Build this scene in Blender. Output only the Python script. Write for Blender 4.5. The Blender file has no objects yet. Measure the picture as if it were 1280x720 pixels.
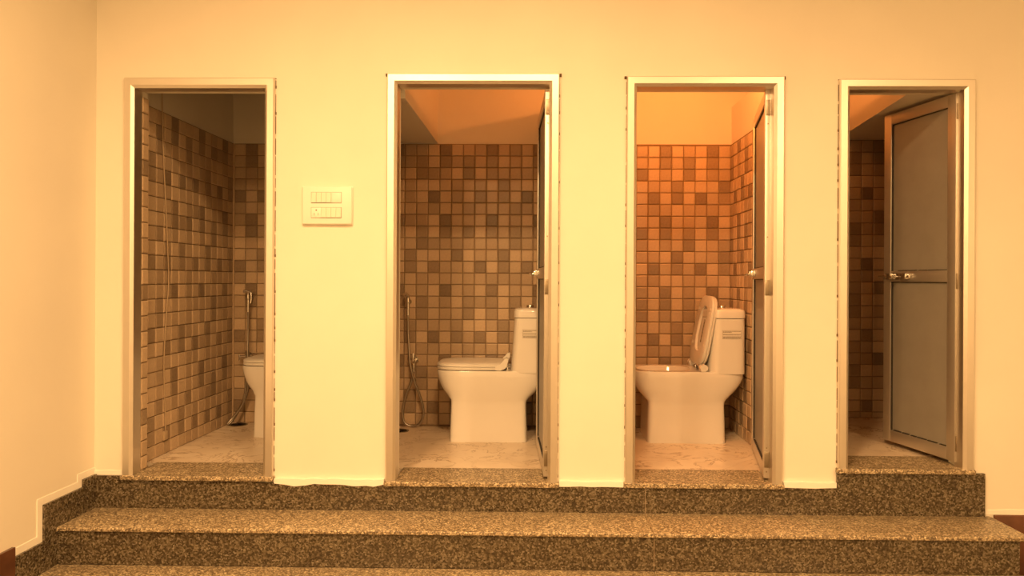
import bpy, bmesh, math, random
from mathutils import Vector, Matrix
random.seed(7)
C = bpy.context.scene.collection
PI = math.pi

# ------------------------------------------------------------------ camera
cam = bpy.data.cameras.new('camera'); camo = bpy.data.objects.new('camera', cam); C.objects.link(camo)
cam.sensor_fit = 'HORIZONTAL'; cam.sensor_width = 36.0; cam.lens = 864.0 / 1280 * 36
cam.shift_x = -18 / 1280; cam.shift_y = -10 / 1280; cam.clip_start = .02
camo.matrix_world = (Matrix.Translation((0, -3.2, .92)) @ Matrix.Rotation(.016, 4, 'Z')
                     @ Matrix.Rotation(PI / 2, 4, 'X') @ Matrix.Rotation(.005, 4, 'Z'))
bpy.context.scene.camera = camo
# ------------------------------------------------------------------ world, lights, exposure
w = bpy.data.worlds.new('world'); bpy.context.scene.world = w; w.use_nodes = True
w.node_tree.nodes['Background'].inputs[0].default_value = (.9, .6, .3, 1)
w.node_tree.nodes['Background'].inputs[1].default_value = .05
vs = bpy.context.scene.view_settings
vs.view_transform = 'Standard'; vs.look = 'None'; vs.gamma = 1; vs.use_curve_mapping = False
vs.exposure = 0.7
ROOM_COL = (1.0, .565, .235)
STALL_COL = (1.0, .285, .055)
CEIL_Z = 2.95
LAMPS = [(-.9, -2.15, 38), (0.05, -2.15, 43), (-1.5, -4.6, 66), (2.6, -4.6, 92)]
STALL_LAMP = (.8, .17, 2.14, 13.5)

# ------------------------------------------------------------------ materials
def nodes(name):
    m = bpy.data.materials.new(name); m.use_nodes = True
    nt = m.node_tree; b = nt.nodes['Principled BSDF']
    return m, nt, b
def lk(nt, a, ai, b, bi): nt.links.new(a.outputs[ai], b.inputs[bi])
def ramp(nt, pts):
    r = nt.nodes.new('ShaderNodeValToRGB'); e = r.color_ramp.elements
    while len(e) < len(pts): e.new(.5)
    for k, (p, c) in enumerate(pts):
        e[k].position = p; e[k].color = (*c, 1)
    return r
def coords(nt, scale=(1, 1, 1)):
    t = nt.nodes.new('ShaderNodeTexCoord'); mp = nt.nodes.new('ShaderNodeMapping')
    mp.inputs['Scale'].default_value = scale; lk(nt, t, 'Object', mp, 'Vector'); return mp
def noise(nt, src, scale, detail=4, rough=.55):
    n = nt.nodes.new('ShaderNodeTexNoise'); n.inputs['Scale'].default_value = scale
    n.inputs['Detail'].default_value = detail; n.inputs['Roughness'].default_value = rough
    lk(nt, src, 0, n, 'Vector'); return n
def bump(nt, b, src, out, strength, dist=.002):
    bp = nt.nodes.new('ShaderNodeBump'); bp.inputs['Strength'].default_value = strength
    bp.inputs['Distance'].default_value = dist
    lk(nt, src, out, bp, 'Height'); lk(nt, bp, 0, b, 'Normal')
def simple(name, col, rough=.5, metal=0, spec=.5, var=0, coat=0):
    m, nt, b = nodes(name)
    b.inputs['Base Color'].default_value = (*col, 1); b.inputs['Roughness'].default_value = rough
    b.inputs['Metallic'].default_value = metal; b.inputs['Specular IOR Level'].default_value = spec
    if coat: b.inputs['Coat Weight'].default_value = coat; b.inputs['Coat Roughness'].default_value = .08
    if var:
        mp = coords(nt); n = noise(nt, mp, 9, 5)
        r = ramp(nt, [(.3, tuple(c * (1 - var) for c in col)), (.7, tuple(min(1, c * (1 + var)) for c in col))])
        lk(nt, n, 'Fac', r, 0); lk(nt, r, 0, b, 'Base Color')
    return m
def paint(name, col, var=.03):
    m, nt, b = nodes(name)
    mp = coords(nt); n = noise(nt, mp, 1.6, 3); f = noise(nt, mp, 90, 3)
    r = ramp(nt, [(.3, tuple(c * (1 - var) for c in col)), (.7, tuple(min(1, c * (1 + var)) for c in col))])
    lk(nt, n, 'Fac', r, 0); lk(nt, r, 0, b, 'Base Color'); b.inputs['Roughness'].default_value = .55
    b.inputs['Specular IOR Level'].default_value = .3
    bump(nt, b, f, 'Fac', .12, .001)
    return m
def granite(name, gain=1.0, rough=.2, scale=1.0):
    m, nt, b = nodes(name)
    mp = coords(nt)
    v = nt.nodes.new('ShaderNodeTexVoronoi'); v.inputs['Scale'].default_value = 150 * scale; lk(nt, mp, 0, v, 'Vector')
    n = noise(nt, mp, 115 * scale, 5, .7)
    mx = nt.nodes.new('ShaderNodeMixRGB'); mx.blend_type = 'MIX'; mx.inputs[0].default_value = .5
    sep = nt.nodes.new('ShaderNodeSeparateColor'); lk(nt, v, 'Color', sep, 0)
    lk(nt, sep, 0, mx, 1); lk(nt, n, 'Fac', mx, 2)
    g = gain
    r = ramp(nt, [(.22, (.035 * g, .026 * g, .016 * g)), (.42, (.085 * g, .064 * g, .040 * g)), (.56, (.15 * g, .118 * g, .075 * g)),
                  (.70, (.24 * g, .20 * g, .135 * g)), (.88, (.48 * g, .42 * g, .31 * g))])
    lk(nt, mx, 0, r, 0); lk(nt, r, 0, b, 'Base Color')
    b.inputs['Roughness'].default_value = rough
    return m
def marble(name):
    m, nt, b = nodes(name)
    mp = coords(nt)
    n = noise(nt, mp, 3.4, 9, .6); n.inputs['Distortion'].default_value = 2.2
    big = noise(nt, mp, 2.2, 4)
    vein = ramp(nt, [(.0, (1, 1, 1)), (.47, (1, 1, 1)), (.496, (.42, .33, .24)), (.512, (.95, .93, .9)), (1, (1, 1, 1))])
    lk(nt, n, 'Fac', vein, 0)
    base = ramp(nt, [(.35, (.68, .57, .45)), (.65, (.82, .72, .59))]); lk(nt, big, 'Fac', base, 0)
    mx = nt.nodes.new('ShaderNodeMixRGB'); mx.blend_type = 'MULTIPLY'
    msk = noise(nt, mp, 4.5, 2); mr = ramp(nt, [(.40, (.15, .15, .15)), (.58, (1, 1, 1))]); lk(nt, msk, 'Fac', mr, 0); lk(nt, mr, 0, mx, 0)
    lk(nt, base, 0, mx, 1); lk(nt, vein, 0, mx, 2); lk(nt, mx, 0, b, 'Base Color')
    b.inputs['Roughness'].default_value = .35
    return m
def tilemat(name, col, speck=.12, rough=.32):
    m, nt, b = nodes(name)
    oi = nt.nodes.new('ShaderNodeObjectInfo'); mp = coords(nt)
    n = noise(nt, mp, 60, 5, .65)
    r = ramp(nt, [(.25, tuple(c * (1 - speck) for c in col)), (.75, tuple(c * (1 + speck) for c in col))]); lk(nt, n, 'Fac', r, 0)
    mr = nt.nodes.new('ShaderNodeMapRange'); mr.inputs['To Min'].default_value = .86; mr.inputs['To Max'].default_value = 1.1
    lk(nt, oi, 'Random', mr, 'Value')
    mx = nt.nodes.new('ShaderNodeVectorMath'); mx.operation = 'SCALE'
    lk(nt, r, 0, mx, 0); lk(nt, mr, 0, mx, 'Scale'); lk(nt, mx, 0, b, 'Base Color')
    b.inputs['Roughness'].default_value = rough
    bump(nt, b, n, 'Fac', .1, .001)
    return m
def brushed(name, col, rough=.34, metal=1.0):
    m, nt, b = nodes(name)
    mp = coords(nt, (60, 60, 2)); n = noise(nt, mp, 6, 4)
    mr = nt.nodes.new('ShaderNodeMapRange'); mr.inputs['To Min'].default_value = rough - .05; mr.inputs['To Max'].default_value = rough + .08
    lk(nt, n, 'Fac', mr, 'Value'); lk(nt, mr, 0, b, 'Roughness')
    b.inputs['Base Color'].default_value = (*col, 1); b.inputs['Metallic'].default_value = metal
    return m
def emit(name, col, s):
    m, nt, b = nodes(name)
    b.inputs['Base Color'].default_value = (*col, 1)
    b.inputs['Emission Color'].default_value = (*col, 1); b.inputs['Emission Strength'].default_value = s
    return m

M = dict(
    wall=paint('cream_wall_paint', (.82, .785, .69)),
    inner=paint('stall_wall_paint', (.80, .76, .68)),
    ceil=paint('ceiling_paint', (.85, .83, .78)),
    plaster=paint('bare_plaster_edge', (.89, .87, .81), .05),
    granite=granite('speckled_granite', .76),
    tread=granite('lit_tread_granite', 2.3, .38, 1.15),  # riser granite made paler: overhead light on treads and sills painted in
    marble=marble('veined_beige_floor'),
    grout=simple('tile_grout', (.25, .18, .115), .8, var=.12),
    t0=tilemat('tile_sand', (.58, .44, .30)),
    t1=tilemat('tile_tan', (.47, .35, .235)),
    t2=tilemat('tile_brown', (.345, .255, .17), .16),
    t3=tilemat('tile_umber', (.29, .21, .138), .25),
    alu=brushed('frame_aluminium', (.80, .76, .70), .36),
    leaf=brushed('leaf_aluminium', (.66, .62, .56), .42, .85),
    panel=simple('grey_leaf_panel', (.29, .27, .235), .42, var=.05),
    gasket=simple('black_gasket', (.03, .025, .02), .6),
    gap=simple('dark_gap_shade', (.13, .08, .04), .9),  # dark colour for the frame gaps and the shade painted at them
    cer=simple('white_ceramic', (.80, .78, .74), .13, coat=.5),
    plastic=simple('white_seat_plastic', (.80, .78, .73), .28),
    chrome=simple('chrome', (.78, .77, .75), .14, 1),
    steel=simple('hinge_steel', (.34, .29, .22), .4, 1),
    hose=brushed('steel_hose', (.42, .38, .33), .28),
    switch=simple('switch_plate_plastic', (.86, .83, .76), .35),
    rocker=simple('rocker_plastic', (.82, .76, .66), .3),
    ink=simple('printed_ink', (.2, .16, .12), .6),
    sticker=simple('sticker_paper', (.80, .77, .70), .5),
    grey=simple('grey_print', (.36, .33, .30), .5),
    brown=simple('dark_brown_skirting', (.115, .045, .022), .22, var=.25),
    floor=granite('room_floor_stone', 1.25),
    cable=simple('pale_cable_sheath', (.46, .35, .23), .5),
    bulb=emit('warm_bulb_glass', (1, .55, .2), 6),
    diffuser=emit('lamp_diffuser', (1, .72, .3), 4),
)

# ------------------------------------------------------------------ mesh helpers
class MB:
    def __init__(s): s.v = []; s.f = []
    def add(s, vs, fs):
        o = len(s.v); s.v += [tuple(p) for p in vs]; s.f += [tuple(i + o for i in f) for f in fs]; return s
    def box(s, x0, x1, y0, y1, z0, z1):
        return s.add([(x0, y0, z0), (x1, y0, z0), (x1, y1, z0), (x0, y1, z0), (x0, y0, z1), (x1, y0, z1), (x1, y1, z1), (x0, y1, z1)],
                     [(0, 3, 2, 1), (4, 5, 6, 7), (0, 1, 5, 4), (1, 2, 6, 5), (2, 3, 7, 6), (3, 0, 4, 7)])
    def bbox(s, x0, x1, y0, y1, z0, z1, r=.003, seg=2):
        bm = bmesh.new(); bmesh.ops.create_cube(bm, size=1)
        for v in bm.verts:
            v.co = Vector(((x0 + x1) / 2 + v.co.x * (x1 - x0), (y0 + y1) / 2 + v.co.y * (y1 - y0), (z0 + z1) / 2 + v.co.z * (z1 - z0)))
        bmesh.ops.bevel(bm, geom=list(bm.edges), offset=r, segments=seg, affect='EDGES', profile=.5)
        bm.verts.index_update(); s.add([v.co for v in bm.verts], [[v.index for v in f.verts] for f in bm.faces]); bm.free(); return s
    def loft(s, rings, cap0=True, cap1=True, closed=True):
        n = len(rings[0]); o = len(s.v)
        vs = [p for r in rings for p in r]; fs = []
        for k in range(len(rings) - 1):
            for i in range(n if closed else n - 1):
                j = (i + 1) % n; fs.append((k * n + i, k * n + j, (k + 1) * n + j, (k + 1) * n + i))
        if cap0: fs.append(tuple(reversed(range(n))))
        if cap1: fs.append(tuple((len(rings) - 1) * n + i for i in range(n)))
        return s.add(vs, fs)
    def tube(s, pts, r, n=10, smooth=4, rads=None):
        P = [Vector(p) for p in pts]
        if smooth > 1 and len(P) > 2:
            Q = []; R = []
            for i in range(len(P) - 1):
                a, b, c, d = P[max(i - 1, 0)], P[i], P[i + 1], P[min(i + 2, len(P) - 1)]
                for k in range(smooth):
                    t = k / smooth
                    Q.append(.5 * ((2 * b) + (c - a) * t + (2 * a - 5 * b + 4 * c - d) * t * t + (3 * b - a - 3 * c + d) * t ** 3))
            Q.append(P[-1]); P = Q
        rings = []; up = None
        for i, p in enumerate(P):
            d = (P[min(i + 1, len(P) - 1)] - P[max(i - 1, 0)]).normalized()
            if up is None:
                up = d.orthogonal().normalized()
            up = (up - d * up.dot(d)).normalized(); sd = d.cross(up)
            rr = rads[i] if rads else r
            rings.append([p + (up * math.cos(2 * PI * k / n) + sd * math.sin(2 * PI * k / n)) * rr for k in range(n)])
        return s.loft(rings)
    def cyl(s, a, b, r, n=16, r2=None):
        return s.tube([a, b], r, n, 1, [r, r if r2 is None else r2])
    def lathe(s, prof, n=20, at=(0, 0, 0)):
        rings = [[(at[0] + r * math.cos(2 * PI * k / n), at[1] + r * math.sin(2 * PI * k / n), at[2] + z) for k in range(n)] for r, z in prof]
        return s.loft(rings)
    def prism(s, poly, axis, a, b):
        def mk(p, t):
            return {'x': (t, p[0], p[1]), 'y': (p[0], t, p[1]), 'z': (p[0], p[1], t)}[axis]
        n = len(poly)
        return s.add([mk(p, a) for p in poly] + [mk(p, b) for p in poly],
                     [tuple(range(n)), tuple(reversed(range(n, 2 * n)))] + [(i, n + i, n + (i + 1) % n, (i + 1) % n) for i in range(n)])
    def xf(s, m):
        s.v = [tuple(m @ Vector(p)) for p in s.v]; return s
    def mesh(s, name, mat, smooth=None):
        me = bpy.data.meshes.new(name); me.from_pydata(s.v, [], s.f); me.validate()
        bm = bmesh.new(); bm.from_mesh(me); bmesh.ops.recalc_face_normals(bm, faces=bm.faces); bm.to_mesh(me); bm.free()
        me.materials.append(M[mat])
        if smooth is not None:
            me.shade_smooth(); me.set_sharp_from_angle(angle=math.radians(smooth))
        return me
    def build(s, name, mat, parent=None, smooth=None, loc=None):
        o = bpy.data.objects.new(name, s.mesh(name, mat, smooth)); C.objects.link(o)
        if parent: o.parent = parent
        if loc: o.location = loc
        return o
def tag(o, label, cat=None, group=None, kind=None):
    if label: o['label'] = label
    if cat: o['category'] = cat
    if group: o['group'] = group
    if kind: o['kind'] = kind
    return o
def empty(name, loc, rz=0):
    o = bpy.data.objects.new(name, None); C.objects.link(o); o.location = loc; o.rotation_euler.z = rz
    o.empty_display_size = .05; return o
def struct(o, label, cat): return tag(o, label, cat, kind='structure')

# ------------------------------------------------------------------ layout
XL = -2.067                 # left wall face
XR, YB = 4.2, -6.2          # far side of the room
WT = .11                    # front wall thickness
FLOOR_Z, T1, T2 = -.47, -.15, -.31
SB = 1.2                    # stall rear wall face
ST_CEIL = 2.6
PITCH = .0745
TILE_TOP = 1.782
# door: outer casing x0, x1, top z, sill z
DOORS = [(-1.925, -1.222, 1.850, .004), (-.698, .097, 1.870, -.012), (.407, 1.126, 1.858, -.009), (1.379, 1.991, 1.845, .066)]
CW = .046                   # casing width
STALLS = [(-1.955, -1.01), (-.93, .10), (.18, 1.225), (1.31, 2.36)]

# ------------------------------------------------------------------ room shell
mb = MB(); xs = XL - .1
for (a, b, t, sz) in DOORS:
    mb.box(xs, a + .038, 0, WT, FLOOR_Z, CEIL_Z)
    mb.box(a + .038, b - .038, 0, WT, t - .038, CEIL_Z)
    mb.box(a + .038, b - .038, 0, WT, FLOOR_Z, sz - .03)
    xs = b - .038
mb.box(xs, XR + .1, 0, WT, FLOOR_Z, CEIL_Z)
struct(mb.build('wall_front', 'wall'), 'cream painted wall with the four doorways', 'wall')
struct(MB().box(XL - .1, XL, YB, 0, FLOOR_Z, CEIL_Z).build('wall_left', 'wall'), 'cream side wall running along the ends of the steps', 'wall')
struct(MB().box(XR, XR + .1, YB, 0, FLOOR_Z, CEIL_Z).build('wall_right', 'wall'), 'cream far side wall of the room, across from the stepped skirting', 'wall')
struct(MB().box(XL - .1, XR + .1, YB - .1, YB, FLOOR_Z, CEIL_Z).build('wall_opposite', 'wall'), 'cream wall facing the four doorways', 'wall')
struct(MB().box(XL - .1, XR + .1, YB - .1, WT, FLOOR_Z - .1, FLOOR_Z).build('floor', 'floor'), 'speckled stone floor at the foot of the steps', 'floor')
struct(MB().box(XL - .1, XR + .1, YB - .1, WT, CEIL_Z, CEIL_Z + .1).build('ceiling', 'ceil'), 'plain painted ceiling over the room before the doorways', 'ceiling')

# ------------------------------------------------------------------ steps
stair = empty('granite_steps', (0, 0, FLOOR_Z))
tag(stair, 'speckled brown granite steps running below all four doorways', 'steps')
def part(mbx, name, mat, parent, smooth=None, off=(0, 0, FLOOR_Z)):
    o = mbx.build(name, mat, parent, smooth); o.location = (-off[0], -off[1], -off[2]); return o
part(MB().box(XL, 2.03, -.245, -.001, FLOOR_Z, T1 - .018).box(XL, 2.03, -.505, -.245, FLOOR_Z, T2 - .018), 'core', 'granite', stair)
J = .5
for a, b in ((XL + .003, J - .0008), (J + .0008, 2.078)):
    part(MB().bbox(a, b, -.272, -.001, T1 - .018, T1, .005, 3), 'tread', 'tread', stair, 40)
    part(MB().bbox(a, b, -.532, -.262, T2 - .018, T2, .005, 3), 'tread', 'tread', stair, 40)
for a, b in ((XL + .003, J - .0006), (J + .0006, 2.033)):
    part(MB().box(a, b, -.262, -.245, T2, T1 - .018), 'riser', 'granite', stair)
    part(MB().box(a, b, -.522, -.505, FLOOR_Z, T2 - .018), 'riser', 'granite', stair)
RT = [(XL + .003, -1.30, .0, 0), (-1.30, J - .0006, -.028, 0), (J + .0006, 2.046, -.024, 0), (1.377, 2.046, .046, 1)]
for a, b, t, up in RT:
    part(MB().box(a, b, -.016, -.0005, T1 if not up else -.0232, t), 'riser', 'granite', stair)
for a, b, c, d in ((-.2722, -.001, T1 - .017, T1 + .0003), (-.2625, -.246, T2, T1 - .019), (-.0165, -.002, T1, -.026)):
    part(MB().box(J - .0007, J + .0007, a, b, c, d), 'joint', 'cable', stair)
# sills
SN = ['granite door sill below the doorway next to the switch plate, no door leaf above it',
      'granite door sill below the doorway whose toilet has its lid closed beside a looped hose',
      'granite door sill below the doorway whose toilet has its lid raised',
      'granite door sill, highest of the four, below the half open grey door']
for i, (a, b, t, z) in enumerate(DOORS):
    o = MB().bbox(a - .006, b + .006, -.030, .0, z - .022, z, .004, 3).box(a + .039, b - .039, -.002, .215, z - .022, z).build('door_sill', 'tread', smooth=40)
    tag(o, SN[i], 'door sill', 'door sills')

# ------------------------------------------------------------------ skirtings and trims
bl = struct(MB().prism([(0, T1), (0, .004), (-.093, .002), (-.093, T1)], 'x', XL, XL + .014).build('baseboard_left', 'granite'),
            'stepped granite skirting climbing the side wall beside the steps', 'skirting')
MB().prism([(-.094, T2), (-.094, -.030), (-.343, -.030), (-.343, T2)], 'x', XL, XL + .0135).build('skirting_slab', 'granite', bl)
MB().prism([(-.344, FLOOR_Z), (-.344, -.184), (-.505, -.184), (-.505, FLOOR_Z)], 'x', XL, XL + .0135).build('skirting_slab', 'granite', bl)
struct(MB().bbox(XL, XL + .016, YB, -.507, FLOOR_Z, -.142, .003).build('baseboard_side', 'brown', smooth=40), 'dark brown skirting on the side wall past the granite skirting', 'skirting')
struct(MB().bbox(2.092, XR, -.014, 0, FLOOR_Z, -.143, .003).build('baseboard_front', 'brown', smooth=40), 'dark brown skirting on the doorway wall past the end of the steps', 'skirting')
# pale plaster edge left bare along the skirting
pl = MB()
W_ = .030
for y0, y1, z0, z1 in ((-.093, 0, .004, .004 + W_), (-.093 - W_, -.0935, -.030, .004 + W_), (-.343, -.093 - W_ - .0005, -.030, -.030 + W_),
                       (-.343 - W_, -.3435, -.184, -.030 + W_), (-.507, -.343 - W_ - .0005, -.184, -.184 + W_)):
    pl.box(XL, XL + .003, y0, y1, z0, z1)
struct(pl.build('trim_1', 'plaster'), 'bare white plaster edge following the stepped skirting', 'plaster edge')
TR = [(XL + .003, -1.932, .0, 'bare plaster edge in the corner before the doorway with no door leaf'),
      (-1.216, -.705, -.028, 'chipped plaster edge below the switch plate'),
      (.104, .40, -.028, 'bare plaster edge between the two doorways showing toilets with their tanks'),
      (1.133, 1.372, -.024, 'bare plaster edge between the raised lid doorway and the half open door'),
      (2.047, 4.18, -.143, 'bare plaster edge above the dark brown skirting past the steps')]
for k, (a, b, z, lab) in enumerate(TR):
    m = MB(); n = max(4, int((b - a) / .045)); top = []; bot = []
    for i in range(n + 1):
        x = a + (b - a) * i / n
        top.append((x, z + .022 + random.uniform(-.003, .003)))
        bot.append((x, z - (random.uniform(.0, .004) if k in (1, 2, 3) else 0)))
    if k == 1:
        for i, d in ((1, .006), (2, .013), (3, .008), (8, .010), (9, .007), (10, .011)): bot[i] = (bot[i][0] + .01 * (i % 2), z - d)
    for i in range(n):
        m.prism([bot[i], bot[i + 1], top[i + 1], top[i]], 'y', -.0178 if k in (1, 2, 3) else -.003, 0)
    struct(m.build('trim_%d' % (k + 2), 'plaster'), lab, 'plaster edge')

# ------------------------------------------------------------------ stalls
PAT = [[1, 0, 3, 0], [2, 0, 2, 0], [2, 0, 1, 0], [0, 0, 0, 2], [0, 3, 0, 2], [1, 1, 0, 0]]
def tile_mesh(level, w=PITCH, h=PITCH):
    """a tile lying in XZ, front toward -Y, its lower corner at the origin"""
    g = .0021; e = .0055; rings = []
    for ins, y in ((g, 0), (g + .0006, -.0038), (g + e, -.0062)):
        rings.append([(ins, y, ins), (w - ins, y, ins), (w - ins, y, h - ins), (ins, y, h - ins)])
    return MB().loft(rings, False, True)
TM = [tile_mesh(k).mesh('tile', 't%d' % k) for k in range(4)]
def tiled(wall, org, udir, ncol, col0, zbot, ztop, singles, mats=True):
    """tiles a wall: org = lower corner at ztop row origin, udir = +1 along X facing -Y, etc.
       singles: predicate(col) -> build as single tiles; the rest is joined"""
    rz = {'-y': 0, '+x': PI / 2, '-x': -PI / 2}[udir]
    rot = Matrix.Rotation(rz, 4, 'Z'); rest = [MB() for _ in range(4)]
    r = 0
    while True:
        zt = ztop - r * PITCH; z0 = zt - PITCH
        if zt < zbot + .012: break
        for c in range(ncol):
            lev = PAT[r % 6][(c + col0) % 4]
            if lev == 0 and random.random() < .16: lev = 1
            elif lev == 2 and random.random() < .15: lev = 1
            base = Matrix.Translation(org) @ rot
            cut = z0 < zbot
            mtx = base @ Matrix.Translation((c * PITCH, 0, zbot if cut else z0))
            hh = zt - zbot if cut else PITCH
            if singles(c):
                me = TM[lev] if not cut else tile_mesh(lev, PITCH, hh).mesh('tile', 't%d' % lev)
                o = bpy.data.objects.new('tile', me); C.objects.link(o); o.parent = wall
                o.matrix_local = mtx
            else:
                t = tile_mesh(lev, PITCH, hh).xf(mtx); rest[lev].add(t.v, t.f)
        r += 1
    for k, m in enumerate(rest):
        if m.v: tag(m.build('tile_field', 't%d' % k, wall), None, kind='stuff')

FZ = [d[3] - .004 for d in DOORS]
names = ['the stall without a door leaf', 'the stall with the closed toilet lid', 'the stall with the raised toilet lid', 'the stall behind the half open door']
X_ALL0, X_ALL1 = -2.06, 2.46
# rear wall sections and floors, one per stall
edges = [X_ALL0, -.97, .14, 1.2675, X_ALL1]
backs = []
for i in range(4):
    wb = MB().box(edges[i], edges[i + 1], SB, SB + .1, -.1, ST_CEIL).build('wall_back_%d' % (i + 1), 'inner')
    struct(wb, 'rear wall of %s, mosaic tiles below bare plaster' % names[i], 'tiled wall'); backs.append(wb)
    a, b = STALLS[i]
    top = TILE_TOP + (.03 if i == 3 else 0)
    MB().box(a, b, SB - .004, SB, FZ[i], top + .002).build('grout', 'grout', wb)
    struct(MB().box(a - .04, b + .04, .2155, SB, -.12, FZ[i]).build('floor_%d' % (i + 1), 'marble'), 'beige veined floor of %s' % names[i], 'floor')
yt = SB - .0041
# stall 1: three columns seen, corner at its left
tiled(backs[0], (STALLS[0][0] + .012, yt, 0), '-y', 12, 1, FZ[0], TILE_TOP, lambda c: c < 4)
# stall 2: column edges at -0.625 carry the umber tile
tiled(backs[1], (-.625 - 4 * PITCH, yt, 0), '-y', 13, 2, FZ[1], TILE_TOP, lambda c: c < 12)
# stall 3: eight full columns end at the corner
tiled(backs[2], (1.219 - 14 * PITCH, yt, 0), '-y', 14, 2, FZ[2], TILE_TOP - .008, lambda c: c >= 6)
tiled(backs[3], (1.965 - 8 * PITCH, yt, 0), '-y', 13, 0, FZ[3], TILE_TOP + .03, lambda c: 7 <= c <= 11)

# side walls
sw = struct(MB().box(-2.06, STALLS[0][0], WT, SB, -.1, ST_CEIL).build('wall_side_1', 'inner'), 'long tiled side wall inside the stall without a door leaf', 'tiled wall')
MB().box(STALLS[0][0], STALLS[0][0] + .004, WT, SB - .004, FZ[0], TILE_TOP + .002).build('grout', 'grout', sw)
# columns run from the rear corner toward the doorway: facing +x
def tiled_px(wall, X, y0, ncol, col0, zb, zt, singles): tiled(wall, (X, y0, 0), '+x', ncol, col0, zb, zt, singles)
tiled(sw, (STALLS[0][0] + .0041, SB - .012 - 14 * PITCH, 0), '+x', 14, 2, FZ[0], TILE_TOP, lambda c: 1 <= c <= 12)
nosing = lambda c: False
PT = [(-1.01, -.93, ST_CEIL, 0, 1), (.10, .18, 2.0, 1, 2), (1.225, 1.31, 2.02, 2, 3)]
PNM = ['between the stall without a leaf and the closed lid stall', 'between the stalls with closed and raised toilet lids', 'between the raised lid stall and the stall with the half open door']
for k, (a, b, top, i, j) in enumerate(PT):
    p = struct(MB().box(a, b, WT, SB, -.1, top).build('wall_partition_%d' % (k + 1), 'inner'), 'tiled partition wall %s' % PNM[k], 'partition')
    MB().box(a - .004, a, WT, SB - .004, FZ[i], TILE_TOP).build('grout', 'grout', p)
    MB().box(b, b + .004, WT, SB - .004, FZ[j], TILE_TOP).build('grout', 'grout', p)
    tiled(p, (a - .0041, SB - .006, 0), '-x', 14, 0, FZ[i], TILE_TOP - (.008 if k == 2 else 0), nosing)
    tiled(p, (b + .0041, SB - .006 - 14 * PITCH, 0), '+x', 14, 2, FZ[j], TILE_TOP, nosing)
p = struct(MB().box(2.36, 2.46, WT, SB, -.1, ST_CEIL).build('wall_side_2', 'inner'), 'tiled side wall behind the half open grey door', 'tiled wall')
MB().box(2.356, 2.36, WT, SB - .004, FZ[3], TILE_TOP + .03).build('grout', 'grout', p)
tiled(p, (2.3559, SB - .006, 0), '-x', 14, 0, FZ[3], TILE_TOP + .03, nosing)
struct(MB().box(X_ALL0, X_ALL1, WT, SB + .1, ST_CEIL, ST_CEIL + .08).build('ceiling_stalls', 'inner'), 'ceiling over the four toilet stalls', 'ceiling')
# low soffits
struct(MB().box(-.93, -.64, WT, SB, 1.79, ST_CEIL).build('ceiling_soffit_1', 'inner'), 'boxed soffit low over the stall with the closed toilet lid', 'soffit')
struct(MB().prism([(1.757, WT), (1.884, SB), (2.36, SB), (2.36, WT)], 'z', 1.815, ST_CEIL).build('ceiling_soffit_2', 'inner'), 'boxed soffit above the half open grey door', 'soffit')
# tiled doorway reveal in stall 1
rev = MB(); a0 = DOORS[0][0] + .038
q = struct(MB().box(a0, a0 + .003, .052, WT, FZ[0] + .004, TILE_TOP).build('trim_7', 'grout'), 'narrow tiled reveal inside the doorway without a door leaf', 'reveal')
parts = [MB() for _ in range(4)]
for r in range(24):
    zt = TILE_TOP - r * PITCH; zb = max(zt - PITCH, FZ[0] + .005)
    if zt - zb < .01: continue
    t = tile_mesh(0, .056, zt - zb).xf(Matrix.Translation((a0 + .003, .053, zb)) @ Matrix.Rotation(PI / 2, 4, 'Z'))
    parts[[0, 1, 0, 0, 2, 0, 1, 0][r % 8]].add(t.v, t.f)
for k, m in enumerate(parts):
    if m.v: tag(m.build('tile_field', 't%d' % k, q), None, kind='stuff')
struct(MB().box(STALLS[0][0] + .008, STALLS[0][0] + .018, SB - .018, SB - .008, FZ[0], TILE_TOP).build('trim_8', 't0'), 'pale corner strip between the tiled walls of the stall without a leaf', 'corner strip')

# ------------------------------------------------------------------ doors
PROF = [(0, -.0005), (0, -.020), (.004, -.024), (.033, -.024), (.046, -.013), (.046, .048), (.0385, .048), (.0385, -.0005)]
def frame(parent, a, b, t, z, loc):
    def side(sgn, x):
        r0 = [(x + sgn * u, y, z) for u, y in PROF]; r1 = [(x + sgn * u, y, t - u) for u, y in PROF]
        o = MB().loft([r0, r1]).build('jamb', 'alu', parent); o.location = (-loc[0], -loc[1], -loc[2])
    side(1, a); side(-1, b)
    r0 = [(a + u, y, t - u) for u, y in PROF]; r1 = [(b - u, y, t - u) for u, y in PROF]
    o = MB().loft([r0, r1]).build('head', 'alu', parent); o.location = (-loc[0], -loc[1], -loc[2])
    g = MB(); rnd = random.Random(int(a * 1000))  # thin dark strips painting the shaded gap round the casing
    for x in (a, b):
        s = -1 if x == a else 1; zz = z + .02
        while zz < t - .03:
            l = rnd.uniform(.03, .10); wd = rnd.uniform(.0006, .0018)
            xa, xb = sorted((x, x + s * wd)); g.box(xa, xb, -.004, -.0002, zz, min(zz + l, t)); 
            if rnd.random() < .5: xa, xb = sorted((x, x + s * .0032)); g.box(xa, xb, -.005, -.0002, zz, zz + .012)
            zz += l + rnd.uniform(.0, .03)
    g.box(a - .002, b + .002, -.004, -.0002, t, t + .0028)
    if parent.name in ('door_2', 'door_3'):
        g.box(a - .010, a + .004, -.006, -.0002, t - .008, t + .004); g.box(b - .004, b + .010, -.006, -.0002, t - .010, t + .004)  # shade at the head's two ends, put in as dark blocks
    o = g.build('gap_shade', 'gap', parent); o.location = (-loc[0], -loc[1], -loc[2])
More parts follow.
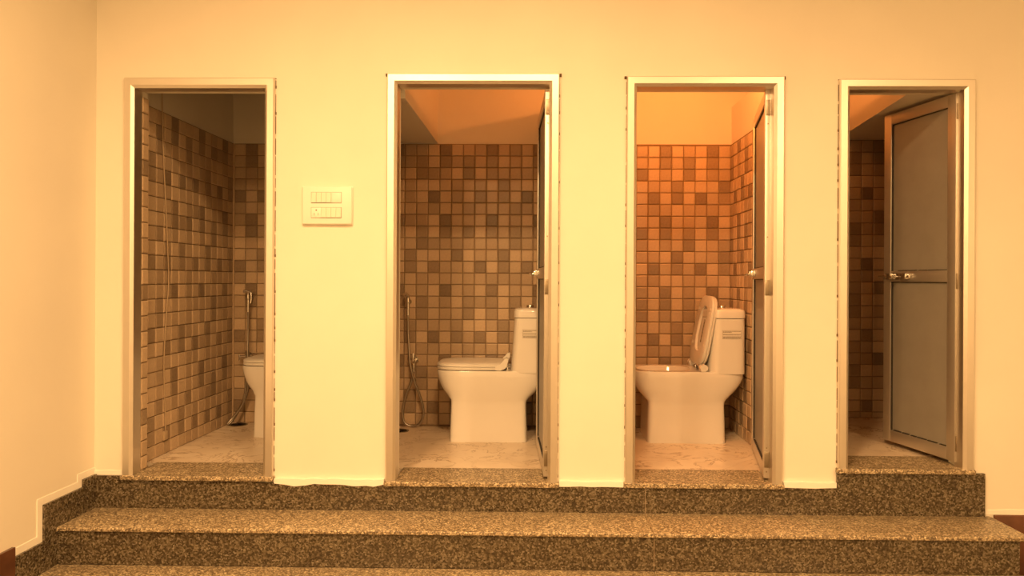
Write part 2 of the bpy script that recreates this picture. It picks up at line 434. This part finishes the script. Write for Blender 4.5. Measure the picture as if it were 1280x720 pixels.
def leaf(parent, hx, fx, fy, z0, z1, loc, zl):
    """hx: x of the left face at the hinge (y=.030); (fx, fy): left face at the free edge"""
    hy = .034; L = math.hypot(fx - hx, fy - hy); ang = math.atan2(fy - hy, fx - hx); T = .026
    # local: X along the leaf, +Y = left face side normal, thickness toward -Y
    lf = MB(); sw_, H = .052, z1 - z0
    lf.bbox(0, .05, -T, 0, 0, H, .002); lf.bbox(L - sw_, L, -T, 0, 0, H, .002)
    lf.bbox(.048, L - sw_ + .002, -T, -.001, H - .056, H, .002); lf.bbox(.048, L - sw_ + .002, -T, -.001, 0, .060, .002)
    lf.bbox(.048, L - sw_ + .002, -T, -.001, zl - .028, zl + .028, .002)
    o = lf.build('leaf', 'leaf', parent, 40)
    o.location = (hx - loc[0], hy - loc[1], z0 - loc[2]); o.rotation_euler.z = ang
    tag(o, 'grey aluminium door leaf swung inward')
    for (a, b) in ((.060, zl - .028), (zl + .028, H - .056)):
        MB().box(.05, L - sw_, -T + .006, -.012, a, b).build('panel', 'panel', o)
        g = MB(); g.box(.05, .054, -.012, -.006, a, b); g.box(L - sw_ - .005, L - sw_, -.012, -.004, a, b)
        g.box(.05, L - sw_, -.012, -.006, b - .004, b)
        x = .056
        while x < L - sw_ - .06:
            d = random.uniform(.03, .07); g.box(x, min(x + d, L - sw_), -.012, -.003, a, a + .004); x += d + random.uniform(.004, .02)
        tag(g.build('gasket', 'gasket', o), 'black rubber gasket')
    # sliding bolt on the rail
    b = MB(); b.bbox(L - .190, L - .012, 0, .003, zl - .016, zl + .016, .001)
    b.cyl((L - .200, .011, zl), (L + .022, .011, zl), .0065, 12)
    b.bbox(L - .075, L - .040, .002, .022, zl - .015, zl + .015, .003); b.bbox(L - .18, L - .14, .002, .022, zl - .015, zl + .015, .003)
    b.cyl((L - .110, .011, zl), (L - .110, .040, zl - .004), .006, 12); b.lathe([(.002, -.004), (.009, 0), (.010, .006), (.006, .010), (.001, .011)], 12, (L - .110, .040, zl - .006))
    tag(b.build('latch', 'chrome', o, 40), 'chrome sliding bolt')
    for hz in (H - .085, H * .49, .085):
        h = MB(); h.bbox(-.003, 0.001, -T + .003, -.003, hz - .036, hz + .036, .0008); h.cyl((-.004, -T - .004, hz - .038), (-.004, -T - .004, hz + .038), .005, 10)
        for q in (-.024, 0, .024): h.cyl((-.003, -T / 2, hz + q), (-.0045, -T / 2, hz + q), .003, 8)
        tag(h.build('hinge', 'steel', o, 40), 'steel butt hinge')
    s = MB()
    for hz in (.03, .14, H - .16, H * .62): s.cyl((.0005, -T / 2, hz), (-.0015, -T / 2, hz), .0035, 8)
    s.build('screw', 'steel', o)
DL = ['aluminium door frame with no leaf in view, beside the switch plate',
      'aluminium framed door open inward, showing the closed toilet lid and looped hose',
      'aluminium framed door open inward, showing the toilet with its lid raised',
      'aluminium framed grey door standing half open']
LEAVES = [None, (.032, -.004, .675, .0, 1.815, .955), (1.056, 1.188, .645, .004, 1.812, .955), (1.936, 1.838, .50, .086, 1.798, .862)]
for i, (a, b, t, z) in enumerate(DOORS):
    loc = ((a + b) / 2, 0, z)
    d = empty('door_%d' % (i + 1), loc); struct(d, DL[i], 'door')
    frame(d, a, b, t, z, loc)
    if LEAVES[i]:
        hx, fx, fy, z0, z1, zl = LEAVES[i]; leaf(d, hx, fx, fy, z0, z1, loc, zl)

# ------------------------------------------------------------------ toilets
def sq(x0, x1, hw, z, n=40, e=4.0, ef=None):
    """superellipse ring; ef: exponent on the front (-x) half"""
    cx, hx = (x0 + x1) / 2, (x1 - x0) / 2; out = []
    for k in range(n):
        t = 2 * PI * (k + .5) / n; c, s = math.cos(t), math.sin(t)
        ee = e if (c > 0 or ef is None) else ef
        out.append((cx + hx * math.copysign(abs(c) ** (2 / ee), c), hw * math.copysign(abs(s) ** (2 / ee), s), z))
    return out
def toilet(loc, label, raised):
    t = empty('toilet', loc); tag(t, label, 'toilet', 'white one-piece toilets')
    m = MB()
    S = [(0, -.2245, .2245, .168, 14), (.006, -.224, .224, .169, 14), (.12, -.222, .222, .167, 14), (.215, -.219, .219, .165, 14), (.230, -.2195, .2215, .166, 12), (.240, -.224, .228, .168, 9), (.252, -.236, .242, .171, 7),
         (.268, -.252, .260, .174, 6.5), (.290, -.270, .284, .177, 6), (.315, -.285, .305, .179, 6), (.345, -.297, .326, .1805, 6), (.372, -.305, .3365, .181, 6), (.404, -.310, .3385, .181, 6), (.411, -.307, .336, .178, 6)]
    rings = [sq(a, b, h, z, 48, e, e if z < .26 else 5.0) for z, a, b, h, e in S]
    rings += [sq(-.272, .045, .128, .411, 48, 2.4), sq(-.266, .040, .123, .404, 48, 2.4), sq(-.245, .03, .108, .33, 48, 2.3), sq(-.18, .0, .075, .25, 48, 2.2), sq(-.12, -.03, .035, .22, 48, 2)]
    m.loft(rings); m.build('bowl', 'cer', t, 50)
    m = MB()
    m.loft([sq(.126, .3386, .1811, .400, 48, 6), sq(.128, .3385, .181, .43, 48, 6), sq(.136, .3385, .179, .56, 48, 6), sq(.146, .338, .176, .716, 48, 6)])
    m.build('tank', 'cer', t, 50)
    m = MB()
    m.loft([sq(.147, .338, .175, .7185, 40, 6), sq(.142, .341, .179, .720, 40, 6), sq(.1425, .341, .179, .752, 40, 6), sq(.147, .337, .175, .765, 40, 6), sq(.160, .326, .16, .772, 40, 4.5), sq(.20, .29, .12, .7745, 40, 3)])
    lid = m.build('tank_lid', 'cer', t, 50)
    tag(MB().lathe([(.024, .7735), (.024, .782), (.021, .786), (.010, .788), (.001, .7885)], 20, (.238, 0, 0)).build('flush_button', 'chrome', lid, 40), 'round chrome flush button')
    # printed notice on the side of the tank
    y = -.1782
    st = MB().add([(.195, y - .0012, .602), (.305, y - .0012, .602), (.305, y - .0012, .652), (.195, y - .0012, .652),
                   (.195, y + .004, .602), (.305, y + .004, .602), (.305, y + .004, .652), (.195, y + .004, .652)],
                  [(0, 1, 2, 3), (7, 6, 5, 4), (0, 4, 5, 1), (1, 5, 6, 2), (2, 6, 7, 3), (3, 7, 4, 0)]).build('notice', 'sticker', t)
    tag(st, 'small printed notice with fine lines of text')
    k = MB(); yy = y - .0018
    for (x0, x1, z0, z1) in ((.196, .304, .6505, .6515), (.196, .304, .6025, .6035), (.196, .197, .603, .651), (.303, .304, .603, .651), (.196, .304, .630, .6308), (.196, .304, .617, .6178)):
        k.box(x0, x1, yy, y - .001, z0, z1)
    rr = random.Random(3)
    for zr in (.644, .638, .624, .611, .606):
        x = .200; end = .300 if zr != .638 else .25
        while x < end:
            wd = rr.uniform(.004, .012); k.box(x, min(x + wd, end), yy, y - .001, zr, zr + .0028); x += wd + .002
    k.build('printed_lines', 'ink', st)
    # seat and lid, modelled closed, turned about the hinge when raised
    hinge = (.098, .438); ang = math.radians(101 if raised else 0)
    rot = Matrix.Translation((hinge[0], 0, hinge[1])) @ Matrix.Rotation(ang, 4, 'Y') @ Matrix.Translation((-hinge[0], 0, -hinge[1]))
    o1 = lambda i, z: sq(-.313 + i, .096 - i, .178 - i, z, 40, 4.6, 3.5)
    ih = lambda i, z: sq(-.250 + i, .020 - i, .090 - i, z, 40, 2.8, 2.5)
    m = MB()
    rg = [ih(0, .416), o1(.004, .4145), o1(0, .417), o1(0, .428), o1(.003, .431), ih(.002, .431), ih(.0, .429)]
    m.loft(rg + [rg[0]], False, False)
    seat = m.xf(rot).build('seat', 'plastic', t, 40)
    for bx, by in ((-.23, .137), (-.23, -.137), (-.02, .142), (-.02, -.142)):
        MB().lathe([(.009, .4165), (.010, .414), (.008, .4122), (.001, .4118)], 12, (bx, by, 0)).xf(rot).build('bumper', 'plastic', seat, 40)
    m = MB()
    m.loft([o1(.004, .433), o1(0, .435), o1(.001, .443), o1(.010, .450), o1(.03, .4535), o1(.09, .455)])
    cover = m.xf(rot).build('seat_cover', 'plastic', t, 40)
    if raised:
        g = MB().box(-.17, -.03, .006, .030, .4322, .4332).xf(rot).build('cover_sticker', 'grey', cover); tag(g, 'faded grey printed sticker')
        k = MB()
        k.box(-.045, -.032, .008, .028, .4318, .4323)
        for q in range(5): k.box(-.155 + q * .02, -.142 + q * .02, .010, .026, .4318, .4323)
        k.xf(rot).build('printed_marks', 'ink', g)
    hp = [(.040, .434), (.064, .446), (.082, .466), (.100, .486), (.113, .482), (.112, .462), (.104, .440), (.096, .424), (.070, .4135), (.040, .4155)]
    if raised:
        hp = [(.072, .436), (.080, .448), (.096, .453), (.110, .448), (.119, .436), (.115, .420), (.104, .4125), (.080, .4125)]
    for s in (-1, 1):
        a, b = sorted((s * .172, s * .120)); MB().prism(hp, 'y', a, b).build('hinge_cover', 'plastic', t, 30)
    h = MB().cyl((.100, -.118, .434), (.100, .118, .434), .009, 14)
    for s in (-1, 1): h.lathe([(.016, .4105), (.016, .418), (.012, .424), (.001, .425)], 14, (.106, s * .09, 0))
    tag(h.build('hinge_pin', 'chrome', t, 40), 'chrome hinge pin')
    return t
toilet((-1.425, .945, FZ[0]), 'white one-piece toilet mostly hidden by the door frame, beside the drooping spray hose', False)
toilet((-.280, .945, FZ[1]), 'white one-piece toilet with its seat cover closed, beside the looped spray hose', False)
toilet((.862, .945, FZ[2]), 'white one-piece toilet with seat and cover raised against its tank', True)

# ------------------------------------------------------------------ bidet sprays
def spray(x, floor_z, label, loop):
    t = empty('bidet_spray', (x, SB - .01, floor_z)); tag(t, label, 'bidet spray', 'chrome bidet sprays')
    Z = lambda z: z - 0
    hk = MB(); hk.cyl((0, 0, .795), (0, -.012, .795), .017, 16); hk.tube([(0, -.008, .795), (0, -.03, .795), (0, -.045, .80)], .007, 10, 3); hk.lathe([(.014, .785), (.016, .80), (.014, .815)], 14, (0, -.048, 0))
    hk.build('wall_hook', 'chrome', t, 40)
    hd = MB(); hd.tube([(0, -.048, .71), (0, -.048, .80), (0, -.05, .835)], .0105, 12, 4)
    if loop: hd.tube([(0, -.05, .83), (-.012, -.075, .845), (-.02, -.10, .835)], .0125, 12, 4)
    else: hd.tube([(-.026, -.055, .838), (-.012, -.055, .840), (.012, -.055, .836), (.026, -.055, .828)], .011, 12, 4); hd.tube([(.022, -.06, .834), (.027, -.068, .80), (.025, -.072, .765)], .0045, 8, 3)
    hd.build('spray_head', 'chrome', t, 40)
    vx = .037 if loop else -.008
    vb = MB(); vb.cyl((vx, .0, .425), (vx, -.010, .425), .026, 20); vb.cyl((vx, -.008, .425), (vx, -.055, .425), .012, 14)
    vb.cyl((vx, -.042, .375), (vx, -.042, .465), .0125, 14); vb.cyl((vx, -.042, .355), (vx, -.042, .378), .010, 12)
    vb.build('angle_valve', 'chrome', t, 40)
    hn = MB()
    if loop: hn.cyl((vx + .0, -.055, .425), (vx + .0, -.078, .425), .016, 14); hn.bbox(vx - .005, vx + .005, -.082, -.072, .425, .475, .002)
    else: hn.cyl((vx - .012, -.045, .425), (vx - .045, -.045, .425), .009, 12); hn.bbox(vx - .052, vx - .044, -.05, -.04, .40, .44, .002); hn.cyl((vx - .02, -.045, .425), (vx + .038, -.045, .425), .0095, 12)
    hn.build('valve_handle', 'chrome', t, 40)
    if loop:
        p = [(0, -.048, .715), (.002, -.05, .62), (.010, -.06, .50), (.020, -.07, .40), (.045, -.066, .30), (.085, -.06, .19), (.102, -.055, .10), (.080, -.05, .032), (.035, -.048, .012),
             (-.015, -.05, .030), (-.030, -.05, .10), (-.012, -.05, .20), (.022, -.046, .29), (vx, -.042, .36)]
    else:
        p = [(0, -.048, .715), (.003, -.055, .58), (.008, -.07, .46), (.016, -.08, .34), (.012, -.08, .22), (-.02, -.08, .13), (-.065, -.09, .06), (-.098, -.11, .016), (-.085, -.10, .020),
             (-.045, -.075, .09), (-.018, -.06, .17), (-.008, -.05, .27), (vx, -.042, .36)]
    MB().tube(p, .0075, 10, 8).build('hose', 'hose', t, 60)
spray(-1.828, FZ[0], 'chrome bidet spray whose hose droops to the floor in the tiled corner', False)
spray(-.815, FZ[1], 'chrome bidet spray whose steel hose hangs in a teardrop loop', True)
# floor drains
def drain(x, y, z, label):
    t = empty('floor_drain', (x, y, z)); tag(t, label, 'floor drain', 'round floor drains')
    MB().lathe([(.056, 0), (.056, .002), (.050, .003), (.044, .0012), (.044, .0)], 24).build('rim', 'steel', t, 40)
    MB().lathe([(.044, 0), (.044, .0008), (.001, .0008)], 24).build('well', 'gasket', t)
    g = MB()
    for k in range(6):
        a = k * PI / 3; g.box(-.043, .043, -.003, .003, .0008, .0022); m = Matrix.Rotation(a, 4, 'Z')
        n = 8; g.v[-n:] = [tuple(m @ Vector(q)) for q in g.v[-n:]]
    g.build('grate', 'steel', t)
drain(-1.878, 1.122, FZ[0], 'round steel drain in the floor corner under the drooping hose')
drain(-.845, 1.06, FZ[1], 'round steel drain in the floor beside the teardrop hose loop')

# ------------------------------------------------------------------ cable on the stall wall
cx = STALLS[0][0] + .016
tag(MB().tube([(cx, .329, 2.05), (cx, .331, 1.86), (cx + .002, .345, 1.55), (cx + .004, .375, 1.20), (cx + .004, .396, .92), (cx + .004, .385, .80), (cx + .002, .368, .62), (cx, .362, .45), (cx, .374, .25), (cx, .380, .12)], .0032, 8, 6)
    .build('cable', 'cable', smooth=60), 'thin pale cable hanging down the tiled side wall', 'cable')
tag(MB().bbox(cx - .010, cx + .006, .362, .396, .075, .122, .004).build('cable_box', 'cable', smooth=40), 'small pale outlet box at the lower end of the hanging cable', 'outlet box')

# ------------------------------------------------------------------ switch plate
px0, px1, pz0, pz1 = -1.094, -.858, 1.170, 1.350
sp = empty('switch_plate', ((px0 + px1) / 2, 0, pz0)); tag(sp, 'cream modular switch plate with two rows of rockers and a socket', 'switch plate')
off = ((px0 + px1) / 2, 0, pz0)
def sprt(m, name, mat, sm=40):
    o = m.build(name, mat, sp, sm); o.location = (-off[0], -off[1], -off[2]); return o
m = MB(); m.bbox(px0, px1, -.006, 0, pz0, pz1, .002); m.bbox(px0 + .002, px1 - .002, -.019, -.004, pz0 + .002, pz1 - .002, .007, 3); sprt(m, 'plate', 'switch')
ra, rb = px0 + .047, px1 - .051; wsw = (rb - ra) / 6
zt0, zt1, zb0, zb1 = pz0 + .103, pz0 + .150, pz0 + .034, pz0 + .080
sprt(MB().box(ra - .002, rb + .002, -.0193, -.0185, zt0 - .003, zt1 + .002).box(ra - .002, rb + .002, -.0193, -.0185, zb0 - .003, zb1 + .002), 'module_recess', 'grey', None)
for k in range(4): sprt(MB().prism([(-.0188, zt0), (-.0245, zt0 + .001), (-.0215, zt1), (-.0188, zt1)], 'x', ra + k * wsw + .0006, ra + (k + 1) * wsw - .0006), 'rocker', 'rocker', None)
sprt(MB().bbox(ra + 4 * wsw + .0006, rb, -.0215, -.0188, zt0, zt1, .001), 'blank_module', 'switch')
so = sprt(MB().bbox(ra, ra + 2 * wsw - .0006, -.0215, -.0188, zb0, zb1, .001), 'socket', 'switch')
h = MB(); sx = ra + wsw; h.cyl((sx, -.0216, zb1 - .012), (sx, -.020, zb1 - .012), .0036, 12)
for s in (-1, 1):
    h.cyl((sx + s * .009, -.0216, zb0 + .019), (sx + s * .009, -.020, zb0 + .019), .0020, 10); h.cyl((sx + s * .009, -.0216, zb0 + .012), (sx + s * .009, -.020, zb0 + .012), .0020, 10)
h.build('socket_hole', 'ink', so)
for k in range(2, 6): sprt(MB().prism([(-.0188, zb0), (-.0245, zb0 + .001), (-.0215, zb1), (-.0188, zb1)], 'x', ra + k * wsw + .0006, ra + (k + 1) * wsw - .0006), 'rocker', 'rocker', None)

# ------------------------------------------------------------------ lamps
for k, (x, y, e) in enumerate(LAMPS):
    t = empty('ceiling_lamp', (x, y, CEIL_Z)); tag(t, 'round flush ceiling lamp ' + ['facing the switch plate over the steps', 'facing the closed lid stall over the steps',
        'behind the steps, near the stepped skirting wall', 'behind the steps on the half open door side'][k], 'ceiling lamp', 'flush ceiling lamps')
    MB().lathe([(.19, 0), (.19, -.03), (.175, -.04), (.165, -.03), (.165, 0)], 32).build('housing', 'switch', t, 40)
    MB().lathe([(.164, -.001), (.164, -.028), (.001, -.030)], 32).build('diffuser', 'diffuser', t, 40)
    l = bpy.data.lights.new('lamp_light', 'AREA'); l.shape = 'DISK'; l.size = .33; l.energy = e; l.color = ROOM_COL
    if y > -3: l.spread = 2.72
    o = bpy.data.objects.new('lamp_light', l); C.objects.link(o); o.parent = t; o.location = (0, 0, -.045)
x, y, z, e = STALL_LAMP
t = empty('wall_bulb', (x, WT, z)); tag(t, 'bare warm bulb in a holder inside the raised lid stall, above its door', 'bulb')
MB().cyl((0, 0, 0), (0, .012, 0), .035, 20).cyl((0, .010, 0), (0, .035, 0), .018, 16).build('holder', 'switch', t, 40)
b = MB(); b.loft([[(.001 * 0 + r * math.cos(2 * PI * k / 16), yy, r * math.sin(2 * PI * k / 16)) for k in range(16)] for r, yy in ((.012, .035), (.014, .042), (.024, .055), (.028, .068), (.024, .082), (.012, .092), (.002, .095))])
b.build('bulb', 'bulb', t, 60)
l = bpy.data.lights.new('bulb_light', 'POINT'); l.energy = e; l.color = STALL_COL; l.shadow_soft_size = .03
o = bpy.data.objects.new('bulb_light', l); C.objects.link(o); o.parent = t; o.location = (0, .135, 0)
